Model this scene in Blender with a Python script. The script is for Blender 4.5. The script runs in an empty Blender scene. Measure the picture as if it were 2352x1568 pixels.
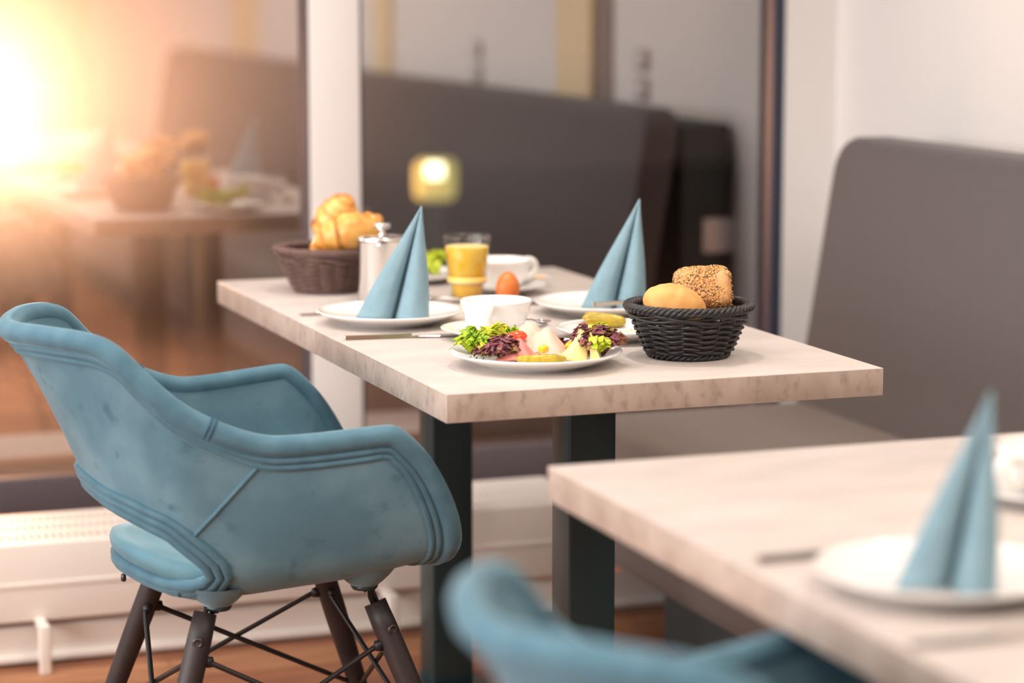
import bpy, bmesh, math, random
from mathutils import Vector, Matrix, noise
R = math.radians
random.seed(7)
scene = bpy.context.scene
col = scene.collection

# ------------------------------------------------------------------ camera
cam_d = bpy.data.cameras.new('camera'); cam = bpy.data.objects.new('camera', cam_d); col.objects.link(cam)
cam_d.sensor_width = 36.0; cam_d.lens = 88.12
cam.location = (-1.1129, -3.3336, 1.3449)
cam.rotation_euler = (R(90 - 8.403), 0, R(-19.992))
cam_d.clip_end = 200; cam_d.clip_start = 0.05
cam_d.dof.use_dof = True; cam_d.dof.focus_distance = 3.86; cam_d.dof.aperture_fstop = 2.0
scene.camera = cam

# ------------------------------------------------------------------ world, exposure
world = bpy.data.worlds.new('World'); scene.world = world; world.use_nodes = True
world.node_tree.nodes['Background'].inputs[0].default_value = (0.30, 0.20, 0.15, 1)
world.node_tree.nodes['Background'].inputs[1].default_value = 0.12
vs = scene.view_settings
vs.view_transform = 'Standard'; vs.look = 'None'; vs.gamma = 1.0; vs.exposure = -0.32; vs.use_curve_mapping = False
try:
    scene.cycles.use_denoising = True
    scene.cycles.denoiser = 'OPENIMAGEDENOISE'
    scene.cycles.max_bounces = 8; scene.cycles.diffuse_bounces = 3; scene.cycles.glossy_bounces = 4
    scene.cycles.transmission_bounces = 8; scene.cycles.transparent_max_bounces = 12
    scene.cycles.volume_bounces = 0; scene.cycles.volume_step_rate = 3.0; scene.cycles.volume_max_steps = 96
    scene.cycles.use_adaptive_sampling = True; scene.cycles.adaptive_threshold = 0.015
    scene.cycles.sample_clamp_indirect = 6.0
    scene.cycles.caustics_reflective = False; scene.cycles.caustics_refractive = False
except Exception:
    pass

# ------------------------------------------------------------------ lights of the room
def area(name, loc, rot, sx, sy, power, color):
    l = bpy.data.lights.new(name, 'AREA'); l.shape = 'RECTANGLE'; l.size = sx; l.size_y = sy
    l.energy = power; l.color = color
    o = bpy.data.objects.new(name, l); o.location = loc; o.rotation_euler = rot; col.objects.link(o); return o
def spot(name, loc, power, color, size=R(80), blend=0.6, rad=0.035):
    l = bpy.data.lights.new(name, 'SPOT'); l.energy = power; l.color = color
    l.spot_size = size; l.spot_blend = blend; l.shadow_soft_size = rad
    o = bpy.data.objects.new(name, l); o.location = loc; col.objects.link(o); return o
# added left-wall fill in place of daylight, then the ceiling panels and downlights
area('left_fill_light', (-4.40, -1.2, 1.75), (0, R(-90), 0), 1.5, 5.6, 215, (0.985, 0.985, 1.0))
PANELS = [(-0.95, 0.75), (-1.6, -2.4), (-0.2, -5.2), (0.65, -1.7)]
PPOW = [30, 22, 16, 20]; PCOL = [(1.0, 0.97, 0.95), (1.0, 0.95, 0.9), (1.0, 0.84, 0.66), (1.0, 0.86, 0.70)]
for (x, y), pw, pc in zip(PANELS, PPOW, PCOL):
    area('ceiling_panel_light', (x, y, 2.655), (0, 0, 0), 1.2, 1.2, pw, pc)
DOWNLIGHTS = [(0.30, 0.42), (0.33, 1.15), (0.10, -0.95), (0.10, -1.75), (1.15, 1.0), (1.15, -0.6), (1.15, -2.4), (-0.9, 0.6)]
DPOW = [56, 30, 6, 6, 36, 26, 26, 10]
for (x, y), pw in zip(DOWNLIGHTS, DPOW):
    spot('downlight_spot', (x, y, 2.62), pw, (1.0, 0.92, 0.82))

# ------------------------------------------------------------------ materials
def srgb(r, g, b):
    def f(c):
        c /= 255.0
        return c / 12.92 if c <= 0.04045 else ((c + 0.055) / 1.055) ** 2.4
    return (f(r), f(g), f(b), 1.0)
MATS = {}
def mat(name, c1, rough=0.5, metal=0.0, c2=None, nscale=8.0, nlo=0.35, nhi=0.65, bump=0.0, bscale=40.0, sheen=0.0,
        sheen_tint=None, coat=0.0, stretch=None, spec=0.5, sss=0.0, trans=0.0, emit=None, estr=0.0, detail=4.0, c3=None, n3=(90, .58, .7)):
    m = bpy.data.materials.new(name); m.use_nodes = True
    nt = m.node_tree; b = nt.nodes['Principled BSDF']; N = nt.nodes.new; L = nt.links.new
    b.inputs['Base Color'].default_value = c1
    b.inputs['Roughness'].default_value = rough; b.inputs['Metallic'].default_value = metal
    b.inputs['Specular IOR Level'].default_value = spec
    if sheen:
        b.inputs['Sheen Weight'].default_value = sheen; b.inputs['Sheen Roughness'].default_value = 0.35
        if sheen_tint: b.inputs['Sheen Tint'].default_value = sheen_tint
    if coat: b.inputs['Coat Weight'].default_value = coat; b.inputs['Coat Roughness'].default_value = 0.08
    if sss:
        b.inputs['Subsurface Weight'].default_value = sss; b.inputs['Subsurface Radius'].default_value = (0.01, 0.006, 0.003)
    if trans: b.inputs['Transmission Weight'].default_value = trans
    if emit: b.inputs['Emission Color'].default_value = emit; b.inputs['Emission Strength'].default_value = estr
    tc = None
    def coords():
        nonlocal tc
        if tc is None:
            t = N('ShaderNodeTexCoord'); tc = t.outputs['Object']
            if stretch:
                mp = N('ShaderNodeMapping'); mp.inputs['Scale'].default_value = stretch
                L(tc, mp.inputs['Vector']); tc = mp.outputs['Vector']
        return tc
    if c2:
        n = N('ShaderNodeTexNoise'); n.inputs['Scale'].default_value = nscale; n.inputs['Detail'].default_value = detail
        L(coords(), n.inputs['Vector'])
        mr = N('ShaderNodeMapRange'); mr.inputs[1].default_value = nlo; mr.inputs[2].default_value = nhi
        L(n.outputs[0], mr.inputs[0])
        mx = N('ShaderNodeMix'); mx.data_type = 'RGBA'; mx.inputs[6].default_value = c1; mx.inputs[7].default_value = c2
        L(mr.outputs[0], mx.inputs[0]); out = mx.outputs[2]
        if c3:
            n2 = N('ShaderNodeTexNoise'); n2.inputs['Scale'].default_value = n3[0]; n2.inputs['Detail'].default_value = 6
            L(coords(), n2.inputs['Vector'])
            m2 = N('ShaderNodeMapRange'); m2.inputs[1].default_value = n3[1]; m2.inputs[2].default_value = n3[2]
            L(n2.outputs[0], m2.inputs[0])
            mx2 = N('ShaderNodeMix'); mx2.data_type = 'RGBA'; mx2.inputs[7].default_value = c3
            L(out, mx2.inputs[6]); L(m2.outputs[0], mx2.inputs[0]); out = mx2.outputs[2]
        L(out, b.inputs['Base Color'])
    if bump:
        nb = N('ShaderNodeTexNoise'); nb.inputs['Scale'].default_value = bscale; nb.inputs['Detail'].default_value = 3
        L(coords(), nb.inputs['Vector'])
        bp = N('ShaderNodeBump'); bp.inputs['Strength'].default_value = bump; bp.inputs['Distance'].default_value = 0.004
        L(nb.outputs[0], bp.inputs['Height']); L(bp.outputs[0], b.inputs['Normal'])
    MATS[name] = m
    return m
M_wall = mat('white plaster wall', srgb(236, 232, 229), 0.85, bump=0.05, bscale=120)
M_wallr = mat('pale wall', srgb(238, 233, 230), 0.85, bump=0.05, bscale=120)
M_beige = mat('warm beige wall', srgb(206, 176, 146), 0.85)
M_ceil = mat('white ceiling', srgb(240, 238, 235), 0.9)
M_cream = mat('warm lit pilaster', srgb(245, 222, 182), 0.7)  # cream tint stands for warm light on the column edges
M_shadestrip = mat('shaded pilaster side', srgb(150, 134, 126), 0.8)  # dark tone stands for the shaded side of the pilaster
M_frame_w = mat('white frame paint', srgb(240, 235, 232), 0.45)
M_frame_d = mat('dark slate frame', srgb(46, 52, 72), 0.5)
M_rail_d = mat('dark plum frame rail', srgb(98, 88, 92), 0.55)
M_plank = [mat('oak plank a', srgb(170, 108, 72), 0.45, c2=srgb(140, 86, 56), nscale=4, stretch=(1.2, 14, 4), bump=.05),
           mat('oak plank b', srgb(160, 100, 66), 0.45, c2=srgb(120, 72, 48), nscale=4, stretch=(1.2, 14, 4), bump=.05),
           mat('oak plank c', srgb(190, 132, 92), 0.45, c2=srgb(150, 96, 62), nscale=4, stretch=(1.2, 14, 4), bump=.05)]
M_sub = mat('dark floor joint', srgb(88, 60, 44), 0.8)
M_top = mat('pale concrete laminate', srgb(213, 202, 195), 0.42, c2=srgb(197, 186, 180), nscale=7, nlo=.3, nhi=.7, c3=srgb(184, 173, 168), n3=(60, .60, .75), stretch=(1, 2.4, 1))
M_edge = mat('scuffed concrete edge', srgb(194, 178, 166), 0.5, c2=srgb(176, 158, 145), nscale=14, nlo=.35, nhi=.65, c3=srgb(146, 128, 118), n3=(48, .50, .80), stretch=(1.3, 1.3, .9))
M_leg = mat('anthracite steel', srgb(30, 54, 58), 0.32, spec=0.6)
M_bench = mat('grey bench fabric', srgb(96, 91, 92), 0.9, c2=srgb(88, 83, 85), nscale=300, sheen=.15, bump=.15, bscale=700)
M_seat = mat('taupe bench seat fabric', srgb(128, 116, 110), 0.9, c2=srgb(118, 106, 101), nscale=300, sheen=.15, bump=.15, bscale=700)
M_dark = mat('dark bench carcass', srgb(40, 52, 54), 0.7)
M_plinth = mat('charcoal plinth', srgb(62, 66, 66), 0.7)
M_conv = mat('cream convector enamel', srgb(240, 232, 224), 0.4)
M_slot = mat('convector inside', srgb(120, 116, 112), 0.7)
M_velvet = mat('blue velvet', srgb(92, 130, 147), 0.75, c2=srgb(112, 149, 165), nscale=9, nlo=.4, nhi=.62, sheen=.7, sheen_tint=srgb(196, 222, 232), bump=.10, bscale=420, c3=srgb(78, 114, 131), n3=(26, .60, .74), spec=.2)
M_velvet_d = mat('blue velvet piping', srgb(92, 130, 147), 0.75, c2=srgb(80, 117, 135), nscale=30, sheen=.7, sheen_tint=srgb(190, 218, 230), bump=.08, bscale=420, spec=.2)
M_cush = mat('light blue velvet cushion', srgb(110, 150, 162), 0.75, c2=srgb(90, 132, 150), nscale=7, sheen=.8, sheen_tint=srgb(205, 232, 238), bump=.08, bscale=420, spec=.2)
M_seam = mat('dark blue thread', srgb(46, 88, 114), 0.8)
M_wood = mat('black stained wood leg', srgb(56, 46, 46), 0.5, c2=srgb(44, 38, 38), nscale=6, stretch=(8, 8, 1))
M_steel = mat('black steel rod', srgb(46, 42, 44), 0.4, metal=0.3)
M_bolt = mat('dark bolt', srgb(84, 78, 78), 0.35, metal=.7)
M_porc = mat('white porcelain', srgb(246, 243, 240), 0.12, coat=.4, spec=.5)
M_chrome = mat('polished steel', srgb(225, 222, 220), 0.06, metal=1.0)
M_cutl = mat('brushed cutlery steel', srgb(205, 198, 190), 0.18, metal=1.0)
M_nap = mat('blue paper napkin', srgb(134, 165, 178), 0.85, c2=srgb(126, 157, 170), nscale=40, bump=.25, bscale=500, sheen=.1)
M_wick_b = mat('black wicker', srgb(38, 36, 38), 0.38, spec=.5)
M_wick_br = mat('brown wicker', srgb(118, 92, 84), 0.5, c2=srgb(102, 78, 72), nscale=60)
M_bread = mat('golden bread crust', srgb(232, 178, 106), 0.6, c2=srgb(214, 152, 80), nscale=22, bump=.5, bscale=45, sss=.1)
M_seedbread = mat('brown bread crust', srgb(220, 168, 112), 0.7, c2=srgb(196, 138, 84), nscale=40, bump=.6, bscale=60)
M_seed = [mat('pale sesame seed', srgb(244, 206, 140), 0.5), mat('golden linseed', srgb(214, 150, 82), 0.4), mat('dark linseed', srgb(110, 72, 62), 0.35)]
M_croi = mat('croissant crust', srgb(246, 196, 104), 0.4, c2=srgb(206, 122, 44), nscale=22, nlo=.36, nhi=.68, bump=.3, bscale=70, coat=.25, sss=.1)
M_croid = mat('croissant brown ridge', srgb(224, 150, 62), 0.4, c2=srgb(190, 106, 40), nscale=30, coat=.25)
M_juice = mat('orange juice', srgb(255, 206, 48), 0.35, c2=srgb(252, 190, 36), nscale=10, sss=.35)
M_foam = mat('juice froth', srgb(252, 222, 150), 0.5)
M_band = mat('frosted glass band', srgb(248, 205, 110), 0.35)
M_line = mat('grey filling line', srgb(168, 160, 150), 0.4)
M_egg = mat('brown egg shell', srgb(222, 124, 58), 0.35, c2=srgb(210, 108, 46), nscale=30, spec=.5, sss=.1)
M_green = mat('green frilly lettuce', srgb(186, 212, 40), 0.45, c2=srgb(124, 172, 22), nscale=50, sss=.1, coat=.15)
M_lime = mat('pale green lettuce', srgb(222, 228, 70), 0.45, c2=srgb(178, 200, 40), nscale=36, sss=.1)
M_red = mat('red frilly lettuce', srgb(132, 66, 76), 0.45, c2=srgb(170, 132, 60), nscale=45, nlo=.48, nhi=.72, c3=srgb(96, 44, 60), n3=(70, .5, .62), coat=.15)
M_rib = mat('lettuce rib', srgb(206, 190, 120), 0.5, c2=srgb(150, 110, 84), nscale=30)
M_tom = mat('cherry tomato', srgb(240, 92, 40), 0.2, c2=srgb(226, 66, 30), nscale=30, coat=.4)
M_ham = mat('pale pink ham', srgb(246, 200, 180), 0.45, c2=srgb(240, 188, 168), nscale=26, c3=srgb(222, 186, 110), n3=(46, .67, .70))
M_sal = mat('rose cured ham', srgb(222, 140, 128), 0.45, c2=srgb(206, 116, 108), nscale=60)
M_gher = mat('pickled gherkin', srgb(196, 168, 34), 0.3, c2=srgb(160, 136, 22), nscale=60, bump=.4, bscale=120, coat=.3)
M_pine = mat('yellow pepper cube', srgb(250, 206, 50), 0.3, coat=.3)
M_cheese = mat('pale yellow cheese', srgb(250, 224, 150), 0.45, sss=.15)
M_yolk = mat('yellow glossy morsel', srgb(250, 200, 70), 0.25, coat=.4)
M_spread = mat('white spread', srgb(252, 240, 214), 0.6, c2=srgb(240, 222, 186), nscale=60)
M_jam = mat('yellow jam pot', srgb(250, 190, 40), 0.4)
M_coffee = mat('dark switch plate', srgb(178, 170, 168), 0.5)
M_sock = mat('white socket plate', srgb(232, 226, 226), 0.4)
M_lampw = mat('ceiling lamp diffuser', srgb(250, 248, 240), 0.5, emit=(1, .95, .88, 1), estr=2.0)
M_ground = mat('dark paving', srgb(70, 58, 50), 0.9, c2=srgb(54, 46, 42), nscale=4)
M_globe = mat('flare lamp globe', srgb(255, 235, 190), 0.5, emit=(1.0, .74, .36, 1), estr=14.0)
M_lant = mat('yellow lantern glass', srgb(235, 225, 130), 0.5, emit=(0.92, 0.80, 0.22, 1), estr=0.95)
M_lantcore = mat('lantern lamp', srgb(255, 255, 230), 0.5, emit=(1.0, .95, .62, 1), estr=7.0)
M_herb = mat('green herb fleck', srgb(120, 130, 50), 0.6)

def glassmat():
    m = bpy.data.materials.new('reflecting window glass'); m.use_nodes = True
    nt = m.node_tree; nt.nodes.clear(); N = nt.nodes.new; L = nt.links.new
    o = N('ShaderNodeOutputMaterial'); mx = N('ShaderNodeMixShader'); t = N('ShaderNodeBsdfTransparent'); g = N('ShaderNodeBsdfGlossy')
    g.inputs['Roughness'].default_value = 0.0; g.inputs['Color'].default_value = (0.95, 0.93, 0.93, 1)
    t.inputs['Color'].default_value = (0.9, 0.9, 0.9, 1)
    mx.inputs[0].default_value = 0.42
    L(t.outputs[0], mx.inputs[1]); L(g.outputs[0], mx.inputs[2]); L(mx.outputs[0], o.inputs[0])
    return m
def cleartransparent():
    m = bpy.data.materials.new('clear pane back'); m.use_nodes = True
    nt = m.node_tree; nt.nodes.clear(); N = nt.nodes.new
    o = N('ShaderNodeOutputMaterial'); t = N('ShaderNodeBsdfTransparent'); nt.links.new(t.outputs[0], o.inputs[0]); return m
def tumblermat():
    m = bpy.data.materials.new('clear drinking glass'); m.use_nodes = True
    nt = m.node_tree; nt.nodes.clear(); N = nt.nodes.new; L = nt.links.new
    o = N('ShaderNodeOutputMaterial'); mx = N('ShaderNodeMixShader'); t = N('ShaderNodeBsdfTransparent'); g = N('ShaderNodeBsdfGlossy')
    f = N('ShaderNodeLayerWeight'); f.inputs[0].default_value = 0.5
    pw_ = N('ShaderNodeMath'); pw_.operation = 'POWER'; pw_.inputs[1].default_value = 4.0; L(f.outputs['Facing'], pw_.inputs[0])
    mu = N('ShaderNodeMath'); mu.operation = 'MULTIPLY_ADD'; mu.inputs[1].default_value = 0.55; mu.inputs[2].default_value = 0.04; L(pw_.outputs[0], mu.inputs[0])
    g.inputs['Roughness'].default_value = 0.02; t.inputs['Color'].default_value = (0.96, 0.96, 0.95, 1)
    L(mu.outputs[0], mx.inputs[0]); L(t.outputs[0], mx.inputs[1]); L(g.outputs[0], mx.inputs[2]); L(mx.outputs[0], o.inputs[0])
    return m
M_glass = glassmat(); M_clear = cleartransparent(); M_tumbler = tumblermat()

# ------------------------------------------------------------------ helpers
def link(o, parent=None):
    col.objects.link(o)
    if parent is not None: o.parent = parent
    return o
def mesh(name, verts, faces, m=None, parent=None, smooth=True, mats=None, fm=None, loc=None, rot=None):
    me = bpy.data.meshes.new(name); me.from_pydata([tuple(v) for v in verts], [], faces)
    for mm in (mats or [m]): me.materials.append(mm)
    if fm: me.polygons.foreach_set('material_index', fm)
    if smooth: me.polygons.foreach_set('use_smooth', [True] * len(me.polygons))
    me.update()
    o = bpy.data.objects.new(name, me)
    if loc: o.location = loc
    if rot: o.rotation_euler = rot
    return link(o, parent)
def empty(name, loc, rz=0.0):
    o = bpy.data.objects.new(name, None); o.location = loc; o.rotation_euler = (0, 0, rz); o.empty_display_size = .05
    return link(o)
def tag(o, label=None, cat=None, group=None, kind=None):
    if label: o['label'] = label
    if cat: o['category'] = cat
    if group: o['group'] = group
    if kind: o['kind'] = kind
    return o
def copy_tree(o, parent=None):
    c = o.copy(); col.objects.link(c); c.parent = parent
    for ch in list(o.children): copy_tree(ch, c)
    return c
def boxdata(x0, x1, y0, y1, z0, z1):
    v = [(x0, y0, z0), (x1, y0, z0), (x1, y1, z0), (x0, y1, z0), (x0, y0, z1), (x1, y0, z1), (x1, y1, z1), (x0, y1, z1)]
    f = [(0, 3, 2, 1), (4, 5, 6, 7), (0, 1, 5, 4), (1, 2, 6, 5), (2, 3, 7, 6), (3, 0, 4, 7)]
    return v, f
def box(name, x0, x1, y0, y1, z0, z1, m, parent=None, bevel=0.0, seg=3, mats=None, fm=None):
    v, f = boxdata(x0, x1, y0, y1, z0, z1)
    if bevel <= 0:
        return mesh(name, v, f, m, parent, False, mats, fm)
    bm = bmesh.new(); bv = [bm.verts.new(p) for p in v]
    for q in f: bm.faces.new([bv[i] for i in q])
    if fm:
        bm.faces.ensure_lookup_table()
        for i, k in enumerate(fm): bm.faces[i].material_index = k
    bmesh.ops.bevel(bm, geom=list(bm.edges), offset=bevel, segments=seg, profile=0.5, affect='EDGES')
    me = bpy.data.meshes.new(name); bm.to_mesh(me); bm.free()
    for mm in (mats or [m]): me.materials.append(mm)
    me.polygons.foreach_set('use_smooth', [True] * len(me.polygons))
    o = bpy.data.objects.new(name, me); link(o, parent)
    return o
def wn(o):
    md = o.modifiers.new('wn', 'WEIGHTED_NORMAL'); md.keep_sharp = True; return o
def lathe(prof, seg=48, capa=False, capb=False):
    v = []; f = []; n = len(prof)
    for i in range(seg):
        a = 2 * math.pi * i / seg; c, s = math.cos(a), math.sin(a)
        for r, z in prof: v.append((r * c, r * s, z))
    for i in range(seg):
        j = (i + 1) % seg
        for k in range(n - 1):
            f.append((i * n + k, j * n + k, j * n + k + 1, i * n + k + 1))
    if capa: f.append(tuple(i * n for i in range(seg))[::-1])
    if capb: f.append(tuple(i * n + n - 1 for i in range(seg)))
    return v, f
def lobj(name, prof, m, parent=None, seg=48, loc=None, capa=False, capb=False, rot=None):
    v, f = lathe(prof, seg, capa, capb); return mesh(name, v, f, m, parent, True, loc=loc, rot=rot)
def tube(pts, rad, seg=8, closed=False, cap=True, base=0, flat=None):
    """tube along points; rad number or list"""
    P = [Vector(p) for p in pts]; n = len(P); V = []; F = []
    up = Vector((0, 0, 1)); prevN = None
    for i in range(n):
        if closed: t = P[(i + 1) % n] - P[i - 1]
        else: t = P[min(i + 1, n - 1)] - P[max(i - 1, 0)]
        if t.length < 1e-9: t = Vector((1, 0, 0))
        t.normalize()
        if prevN is None:
            a = up if abs(t.dot(up)) < .95 else Vector((1, 0, 0))
            nn = (a - t * a.dot(t)).normalized()
        else:
            nn = prevN - t * prevN.dot(t)
            nn = nn.normalized() if nn.length > 1e-6 else prevN
        prevN = nn; b = t.cross(nn)
        r = rad[i] if isinstance(rad, (list, tuple)) else rad
        for k in range(seg):
            a = 2 * math.pi * k / seg
            V.append(P[i] + (nn * math.cos(a) + b * math.sin(a) * (flat or 1)) * r)
    m = n if closed else n - 1
    for i in range(m):
        j = (i + 1) % n
        for k in range(seg):
            l = (k + 1) % seg
            F.append((base + i * seg + k, base + i * seg + l, base + j * seg + l, base + j * seg + k))
    if not closed and cap:
        F.append(tuple(base + k for k in range(seg))[::-1]); F.append(tuple(base + (n - 1) * seg + k for k in range(seg)))
    return V, F
def tobj(name, pts, rad, m, parent=None, seg=8, closed=False, flat=None):
    v, f = tube(pts, rad, seg, closed, flat=flat); return mesh(name, v, f, m, parent, True)
def cr(p0, p1, p2, p3, t):
    return p1 + (p2 - p0) * (t * .5) + (p0 * 2 - p1 * 5 + p2 * 4 - p3) * (t * t * .5) + (p1 * 3 - p0 - p2 * 3 + p3) * (t * t * t * .5)
def spline(pts, u, closed=False):
    n = len(pts); i = int(math.floor(u)); 
    if closed:
        t = u - i; g = lambda k: pts[k % n]
        return cr(g(i - 1), g(i), g(i + 1), g(i + 2), t)
    i = max(0, min(n - 2, i)); t = u - i
    def g(k):
        if k < 0: return pts[0] * 2 - pts[1]
        if k >= n: return pts[-1] * 2 - pts[-2]
        return pts[k]
    return cr(g(i - 1), g(i), g(i + 1), g(i + 2), t)
def curve_pts(pts, n, closed=False):
    P = [Vector(p) for p in pts]; L_ = len(P) if closed else len(P) - 1
    return [spline(P, L_ * i / (n if closed else n - 1), closed) for i in range(n)]
def grid(name, fn, nu, nv, m, parent=None, solid=0.0, loc=None, rot=None):
    V = []; F = []
    for i in range(nu):
        for j in range(nv): V.append(fn(i / (nu - 1), j / (nv - 1)))
    for i in range(nu - 1):
        for j in range(nv - 1): F.append((i * nv + j, (i + 1) * nv + j, (i + 1) * nv + j + 1, i * nv + j + 1))
    o = mesh(name, V, F, m, parent, True, loc=loc, rot=rot)
    if solid:
        md = o.modifiers.new('s', 'SOLIDIFY'); md.thickness = solid; md.offset = 0
    return o
def blob(name, rx, ry, rz, m, parent=None, loc=None, rot=None, nz=0.0, ns=20, seg=28, rings=18, p=2.0, half=False):
    """super-ellipsoid with noise"""
    V = []; F = []
    def sp(c): return math.copysign(abs(c) ** (2.0 / p), c)
    sd = random.random() * 50
    for i in range(rings + 1):
        th = math.pi * i / rings - math.pi / 2
        if half: th = max(th, -0.12)
        for k in range(seg):
            ph = 2 * math.pi * k / seg
            q = Vector((rx * sp(math.cos(th)) * sp(math.cos(ph)), ry * sp(math.cos(th)) * sp(math.sin(ph)), rz * sp(math.sin(th))))
            if nz: q += q.normalized() * nz * noise.noise(q * ns + Vector((sd, sd, sd)))
            V.append(q)
    for i in range(rings):
        for k in range(seg):
            l = (k + 1) % seg
            F.append((i * seg + k, i * seg + l, (i + 1) * seg + l, (i + 1) * seg + k))
    return mesh(name, V, F, m, parent, True, loc=loc, rot=rot)

# ------------------------------------------------------------------ the setting
YG = 2.04                                # glass plane
XW = 1.645                               # right wall
def struct(o): o['kind'] = 'structure'; return o
fl = struct(box('floor', -4.5, XW, -7.5, 2.25, -0.05, -0.002, M_sub))
pw = 0.14; k = 0; j = 0; y0 = -2.64
while y0 + pw < 2.02:                    # planks around the tables, running along the window
    x = -2.6; first = True
    while x < XW - .02:
        x1 = min(x + (0.35 + (j * 0.53) % 1.0 if first else 1.3), XW - .01); first = False
        box('plank', x + .0012, x1 - .0012, y0 + .0012, y0 + pw - .0012, -0.004, 0.0, M_plank[(j * 5 + k * 3) % 3], fl); k += 1
        x = x1
    j += 1; y0 += pw
yt = y0
rest = [(-4.5, -7.5, XW, -2.64), (-4.5, -2.64, -2.6, yt), (-4.5, yt, XW - .01, 2.02)]
for (x0, y0, x1, y1) in rest:            # boards out of the picture
    n = max(1, int((y1 - y0) / 0.28))
    for j in range(n):
        a = y0 + (y1 - y0) * j / n; b_ = y0 + (y1 - y0) * (j + 1) / n
        box('plank', x0 + .001, x1 - .001, a + .0012, b_ - .0012, -0.004, 0.0, M_plank[(j * 2) % 3], fl)
struct(box('ceiling', -4.5, XW, -7.5, 2.25, 2.70, 2.78, M_ceil))
wr = struct(box('wall_right', XW, XW + .12, -7.5, 2.25, 0, 2.70, M_wallr))
for i, (y0, y1, mm, d) in enumerate([(0.274, 0.56, M_cream, .02), (0.563, 0.69, M_shadestrip, .006), (-1.63, -1.44, M_cream, .02), (-3.88, -3.45, M_cream, .02)]):
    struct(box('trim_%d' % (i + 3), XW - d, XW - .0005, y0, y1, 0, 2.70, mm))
# left wall, back wall
struct(box('wall_left', -4.62, -4.5, -7.5, 2.25, 0, 2.70, M_wall))
struct(box('wall_back', -4.5, XW, -7.62, -7.5, 0, 2.70, M_beige))
# window wall: white return at the right, parapet below the glass, lintel
wf = struct(box('wall_front', 1.511, XW, 2.0, 2.085, 0, 2.70, M_wall))
box('parapet', -4.5, 1.511, 2.02, 2.20, 0, 0.18, M_wall, wf)
box('lintel', -4.5, 1.511, 2.02, 2.20, 2.62, 2.70, M_wall, wf)
struct(box('trim_1', 0.356, 0.472, 2.0, 2.072, 0, 2.70, M_frame_w, bevel=.004))    # white mullion
def pane(name, x0, x1, rd, os_):
    v, f = boxdata(x0, x1, YG, YG + .008, .262, 2.62)
    g = struct(mesh(name, v, f, None, None, False, mats=[M_clear, M_glass], fm=[0, 0, 1, 0, 0, 0]))
    box('frame_rail', x0, x1, 1.995, 2.03, .18, .265, M_rail_d, g, bevel=.003)
    box('frame_rail', x0, x1, 1.995, 2.03, 2.55, 2.62, M_rail_d, g, bevel=.003)
    box('frame_stile', x0, x0 + rd[0], 2.004, 2.036, .265, 2.55, M_frame_d, g)
    box('frame_stile', x1 - rd[1], x1, 2.004, 2.036, .265, 2.55, rd[2], g)
    box('outer_stile', x1 - os_, x1, 2.049, 2.085, .18, 2.62, rd[2], g)
    return g
pane('window_1', -4.5, 0.355, (.05, .004, M_rail_d), .003)
pane('window_2', 0.473, 1.510, (.004, .030, M_frame_d), .010)
# outside: paving
struct(box('ground', -12, 14, 2.26, 16, -0.30, -0.25, M_ground))

# ------------------------------------------------------------------ outdoor lantern, added lamp and haze imitating lens flare
gl = empty('flare_lamp', (0.24, 7.0, -0.25))  # lamp added outside to give the lens flare glow
tag(gl, 'added warm globe lamp outside, imitating a lens flare glow', 'lamp')
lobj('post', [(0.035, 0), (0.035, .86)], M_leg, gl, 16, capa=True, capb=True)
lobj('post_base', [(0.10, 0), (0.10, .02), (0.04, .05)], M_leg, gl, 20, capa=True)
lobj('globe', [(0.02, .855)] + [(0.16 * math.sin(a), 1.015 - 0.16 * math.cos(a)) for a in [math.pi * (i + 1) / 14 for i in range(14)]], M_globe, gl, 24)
pl = bpy.data.lights.new('flare_lamp_light', 'POINT'); pl.energy = 1050; pl.color = (1.0, 0.48, 0.27); pl.shadow_soft_size = .17  # added source of the flare glow
po = bpy.data.objects.new('flare_lamp_light', pl); po.location = (0.24, 6.80, 0.80); col.objects.link(po)

ln = empty('garden_lantern', (2.128, 6.5, -0.25), R(-20))
tag(ln, 'square yellow lit garden lantern seen through the right window', 'lantern')
box('post', -.03, .03, -.03, .03, 0, .66, M_leg, ln)
box('lantern_body', -.086, .086, -.086, .086, .66, .825, M_lant, ln, bevel=.035, seg=4)
box('lantern_bulb', -.036, .036, -.094, -.07, .755, .818, M_lantcore, ln, bevel=.009)

hz = blob('flare_haze', 2.5, 1.6, 1.50, None, None, loc=(0.20, 6.8, 1.12), seg=40, rings=26)  # haze volume added and shaped to spread the flare glow
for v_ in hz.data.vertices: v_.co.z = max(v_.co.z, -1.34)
hm = bpy.data.materials.new('lens flare haze'); hm.use_nodes = True; hm.node_tree.nodes.clear()
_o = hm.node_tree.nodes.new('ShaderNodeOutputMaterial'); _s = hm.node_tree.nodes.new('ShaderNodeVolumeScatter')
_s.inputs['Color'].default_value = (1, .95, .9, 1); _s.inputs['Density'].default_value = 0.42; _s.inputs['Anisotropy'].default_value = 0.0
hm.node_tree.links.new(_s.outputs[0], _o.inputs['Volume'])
_n = hm.node_tree.nodes.new; _l = hm.node_tree.links.new      # the added haze thins out towards its edge
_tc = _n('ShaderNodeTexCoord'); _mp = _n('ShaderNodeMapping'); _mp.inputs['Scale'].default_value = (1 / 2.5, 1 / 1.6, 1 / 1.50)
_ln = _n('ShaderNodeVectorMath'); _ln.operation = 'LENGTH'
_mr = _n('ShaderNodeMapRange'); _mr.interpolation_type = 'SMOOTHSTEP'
for _i, _v in ((1, 0.20), (2, 1.0), (3, 0.46), (4, 0.0)): _mr.inputs[_i].default_value = _v
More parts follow.
